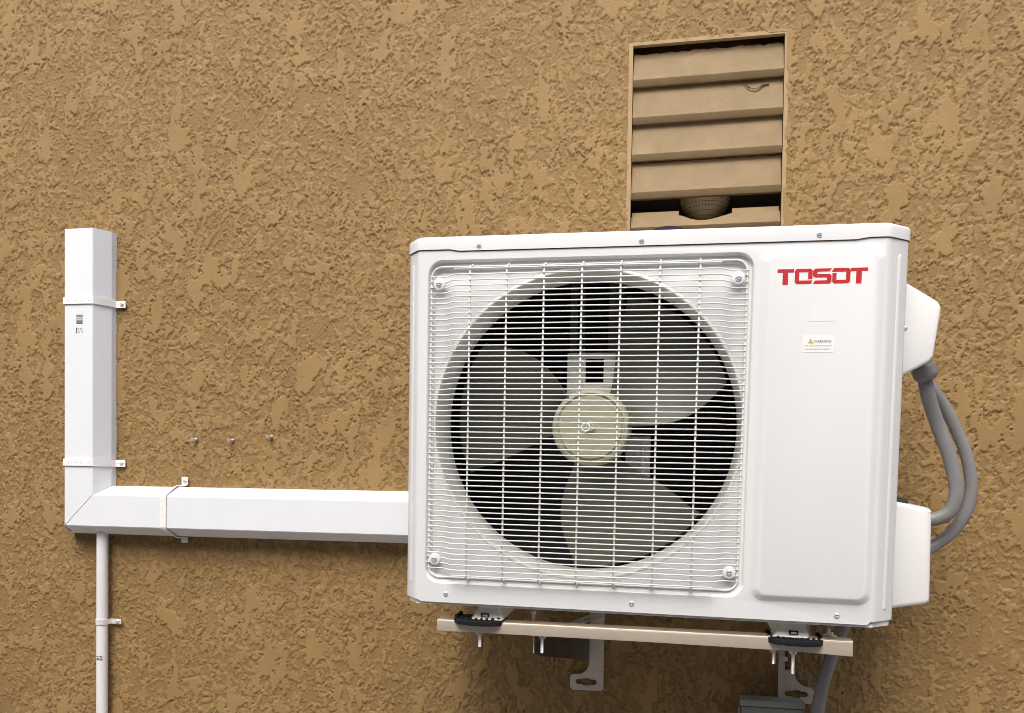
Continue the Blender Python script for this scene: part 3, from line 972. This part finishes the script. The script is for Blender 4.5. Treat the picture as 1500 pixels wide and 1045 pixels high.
# ------------------------------------------------------------------ straps round the duct
def strap(path, wdir, width, holes, ends, label):
    """path: centre line points; wdir: width direction per point; ends: indices for screws"""
    bm = bmesh.new()
    th = .0020
    rows = []
    P = [Vector(p) for p in path]; Wd = [Vector(v).normalized() for v in wdir]
    for i, p in enumerate(P):
        t = (P[min(i + 1, len(P) - 1)] - P[max(i - 1, 0)]).normalized()
        nn = t.cross(Wd[i]).normalized()
        if nn.y > 0 or (abs(nn.y) < .05): 
            if nn.y > 0: nn = -nn
        rows.append([bm.verts.new(p + Wd[i] * width / 2), bm.verts.new(p - Wd[i] * width / 2), bm.verts.new(p - Wd[i] * width / 2 + nn * th), bm.verts.new(p + Wd[i] * width / 2 + nn * th)])
    for a, b in zip(rows, rows[1:]):
        for k in range(4): bm.faces.new((a[k], a[(k + 1) % 4], b[(k + 1) % 4], b[k]))
    bm.faces.new(rows[0]); bm.faces.new(rows[-1][::-1])
    o = obj('duct_strap', bm, M['strap'], None, 25)
    tag(o, label, 'strap', 'perforated straps holding the duct')
    for h, nv in holes:
        b = bmesh.new()
        h = Vector(h); nv = Vector(nv).normalized(); q = nv.to_track_quat('Z', 'Y')
        vs2 = [b.verts.new(h + q @ Vector((.0013 * math.cos(a), .0013 * math.sin(a), 0))) for a in [2 * math.pi * k / 10 for k in range(10)]]
        c = [b.verts.new(v.co - nv * .0008) for v in vs2]
        loft(b, vs2, c); b.faces.new(vs2)
        obj('hole', b, M['ink_and_shade'], o, 0)  # grey disc painted for the shade inside a strap hole
    for e in ends:
        s = link('screw', SCREWBIG, o); s.location = e
    return o
def vstrap(z, sag, label):
    u = lambda k, y: VXc + k
    e = .0012
    path = [(VXc - .0575 - e, -.002, z), (VXc - .0565 - e, -.0200, z), (VXc - .0372 - e, -.0598, z), (VXc - .0345, -.0612, z), (VXc + .0345, -.0612, z - sag * .3), (VXc + .0375, -.0600, z - sag * .35), (VXc + .0562 + e, -.0215, z - sag * .9), (VXc + .0585, -.0080, z - sag), (VXc + .0610, -.0065, z - sag), (VXc + .0850, -.0065, z - sag)]
    wd = [(0, 0, 1)] * len(path)
    holes = [((VXc + x, -.0635, z - (.001 if x > 0 else 0)), (0, -1, 0)) for x in (-.024, -.006, .011, .028)] + [((VXc + .0462, -.0452, z - sag * .6), (.9, -.45, 0)), ((VXc + .0665, -.0088, z - sag), (0, -1, 0))]
    return strap(path, wd, .0162, holes, [(VXc + .0765, -.0085, z - sag)], label)
vstrap(.3365, .0010, 'white perforated strap around the upper part of the vertical duct')
vstrap(-.0368, .0010, 'white perforated strap around the vertical duct just above the corner')
xb = -1.0175
xt = -.9965
path = [(xt, -.0065, -.0680), (xt, -.0065, -.0850), (xt - .003, -.0085, -.0900), (xb + .005, -.0225, -.0925 + .0015), (xb, -.0600, -.1108), (xb, -.0614, -.1135), (xb, -.0614, -.1825), (xb, -.0600, -.1855), (xb + .006, -.0225, -.2045), (xt - .0015, -.0080, -.2065), (xt, -.0065, -.2085), (xt, -.0065, -.2205)]
wd = [(1, 0, 0)] * 2 + [(1, 0, .3), (1, 0, .5), (1, 0, .1), (1, 0, 0), (1, 0, 0), (1, 0, -.1), (1, 0, -.45), (1, 0, -.2), (1, 0, 0), (1, 0, 0)]
strap(path, wd, .0150, [((xb, -.0636, -.122), (0, -1, 0)), ((xb, -.0636, -.140), (0, -1, 0)), ((xb, -.0636, -.158), (0, -1, 0))], [(xt + .001, -.0085, -.0775), (xt + .001, -.0085, -.2130)], 'white perforated strap wrapped round the horizontal duct with a twisted upper tail')

# ------------------------------------------------------------------ drain pipe and clamp
bm = bmesh.new()
add_tube(bm, [(-1.2012, -.0215, -.190), (-1.2016, -.0215, -.6), (-1.2020, -.0215, GZ)], .0130, 28)
dp = tag(obj('drain_pipe', bm, M['pipe']), 'scuffed white plastic pipe dropping from the duct corner down the wall', 'pipe')
bm = bmesh.new()
r = random.Random(8)
for k in range(44):
    a = math.radians(r.uniform(-118, -48)); z = r.choice((-.4935, -.4985, -.5005)) + r.uniform(-.0010, .0010)
    c = Vector((-1.2015 + .0132 * math.cos(a), -.0215 + .0132 * math.sin(a), z))
    add_box(bm, c - Vector((.0009, .0003, .0006)), c + Vector((.0009, .0003, .0006)))
o = obj('printed_mark', bm, M['ink'], dp, 0); o['kind'] = 'stuff'
bm = bmesh.new()
zc = -.4125
oc = [(-1.2015 + .0147 * math.cos(a), -.0215 + .0147 * math.sin(a)) for a in [math.radians(v) for v in range(180, 361, 12)]]
ic = [(-1.2015 + .0132 * math.cos(a), -.0215 + .0132 * math.sin(a)) for a in [math.radians(v) for v in range(360, 179, -12)]]
add_prism(bm, oc + ic, 'z', zc - .0060, zc + .0060)
add_box(bm, (-1.1882, -.0230, zc - .0060), (-1.1868, -.0090, zc + .0060))
add_box(bm, (-1.1880, -.0104, zc - .0060), (-1.1600, -.0090, zc + .0060), .0006, 1)
cl = tag(obj('pipe_clamp', bm, M['brightzinc'], None, 25), 'shiny one hole metal clamp holding the white drain pipe', 'clamp')
s = link('screw', SCREWBIG, cl); s.location = (-1.1685, -.0108, zc)

# ------------------------------------------------------------------ loose screws left in the wall
for x, z, lab, up in ((-.9719, .0184, 'small screw in the bare stucco, nearest the vertical duct', 0), (-.8790, .0173, 'small screw in the bare stucco, middle one of three', 0), (-.7830, .0256, 'small screw in the bare stucco, nearest the unit and set slightly higher', 1)):
    bm = bmesh.new()
    add_lathe(bm, [(.0046, -.0010), (.0046, -.0042), (.0036, -.0046), (.0032, -.0040)], 16, (x, 0, z))
    e = tag(obj('wall_screw', bm, M['brass'], None, 30), lab, 'screw', 'screws left in the wall')
    bm = bmesh.new()
    add_tube(bm, [(x, 0, z), (x - .0035, -.014, z + .001)], .0026, 8)
    obj('shank', bm, M['steel'], e)
    bm = bmesh.new()
    q0 = Vector((x - .0037, -.0145, z + .001))
    add_lathe(bm, [(0, -.0160), (.0036, -.0160), (.0040, -.0150), (.0036, -.0138), (0, -.0135)], 12, (q0.x, 0, q0.z))
    obj('head', bm, M['steel'], e)

# ------------------------------------------------------------------ conduits
def conduit(P, r, label, fitting=None, ribs=True):
    C = catmull(P, 26)
    bm = bmesh.new()
    rs = [r + (.00007 if (i // 2) % 2 else -.00005) for i in range(len(C))] if ribs else r
    add_tube(bm, C, rs, 16)
    o = tag(obj('flexible_conduit', bm, M['conduit'], None, 60), label, 'conduit', 'grey flexible conduits')
    if fitting:
        p, d = Vector(fitting[0]), Vector(fitting[1]).normalized()
        bm = bmesh.new()
        prof_ = [(-.006, .0175), (-.001, .0178), (.0005, .0190), (.0015, .0198), (.016, .0200), (.0185, .0194), (.0225, .0160), (.026, .0135)]
        q = d.to_track_quat('Z', 'Y')
        rings = []
        for t, rr in prof_:
            rings.append([bm.verts.new(p + q @ Vector((rr * math.cos(a), rr * math.sin(a), t))) for a in [2 * math.pi * k / 24 for k in range(24)]])
        for a, b in zip(rings, rings[1:]): loft(bm, a, b)
        obj('fitting', bm, M['collar'], o, 35)
    return o
conduit([(.5310, -.250, .1360), (.5415, -.238, .0960), (.5621, -.222, .0459), (.5808, -.220, -.0011), (.5936, -.220, -.0479), (.5964, -.220, -.0773), (.5889, -.218, -.1045), (.5720, -.214, -.1180), (.5540, -.210, -.1220), (.5200, -.205, -.1225), (.4900, -.20, -.1225)], .0120, 'front grey flexible conduit curving from the wiring cover to behind the valve cover',
        ((.5285, -.252, .1400), (.42, .10, -.9)))
conduit([(.5400, -.195, .135), (.5630, -.190, .1060), (.5869, -.182, .0726), (.6068, -.180, .0341), (.6222, -.180, -.0054), (.6311, -.180, -.0473), (.6318, -.180, -.0773), (.6238, -.180, -.1100), (.6036, -.180, -.1430), (.5718, -.180, -.1706), (.5300, -.178, -.1950), (.49, -.175, -.215)], .0105, 'rear grey flexible conduit making the wider loop beside the valve cover')
conduit([(.4650, -.085, -.290), (.4430, -.085, -.335), (.4290, -.085, -.3750), (.4180, -.080, -.4150), (.4080, -.075, -.4600), (.4020, -.070, -.5100), (.398, -.068, -.58), (.396, -.066, -.80)], .0125, 'grey flexible conduit dropping past the right end of the bracket rail')

# black insulated pipe end above the valve cover and a black hose behind the top of the unit
bm = bmesh.new()
add_tube(bm, [(.44, -.235, -.094), (.50, -.235, -.091), (.514, -.235, -.093)], [.0085, .0085, .006], 14)
tag(obj('insulated_pipe', bm, M['black']), 'end of a black insulated pipe on top of the valve cover', 'pipe')
bm = bmesh.new()
add_tube(bm, catmull([(.025, -.050, .10), (.030, -.050, .30), (.040, -.050, .395), (.066, -.050, .432), (.100, -.050, .4415), (.132, -.050, .431), (.158, -.050, .395), (.168, -.050, .30), (.173, -.050, .10)], 8), .0105, 12)
tag(obj('black_hose', bm, M['rubber']), 'top of a black hose showing between the unit and the vent', 'hose')

# ------------------------------------------------------------------ disconnect box at the bottom edge
bm = bmesh.new()
add_box(bm, (.2600, -.046, -.720), (.3785, -.002, -.4975), .0015, 2)
db = tag(obj('disconnect_box', bm, M['elbox']), 'grey green metal electrical box at the bottom edge below the bracket', 'electrical box')
bm = bmesh.new()
add_box(bm, (.2570, -.0520, -.5085), (.3815, -.0380, -.4960), .0012, 2)
obj('lid_lip', bm, M['elbox'], db)
bm = bmesh.new()
add_box(bm, (.2600, -.0505, -.715), (.3785, -.0455, -.5105), .0012, 2)
obj('door', bm, M['elbox'], db)
bm = bmesh.new()
add_box(bm, (.2550, -.0470, -.720), (.2585, -.0300, -.5130), .0006, 1)
obj('hinge', bm, M['elbox'], db)
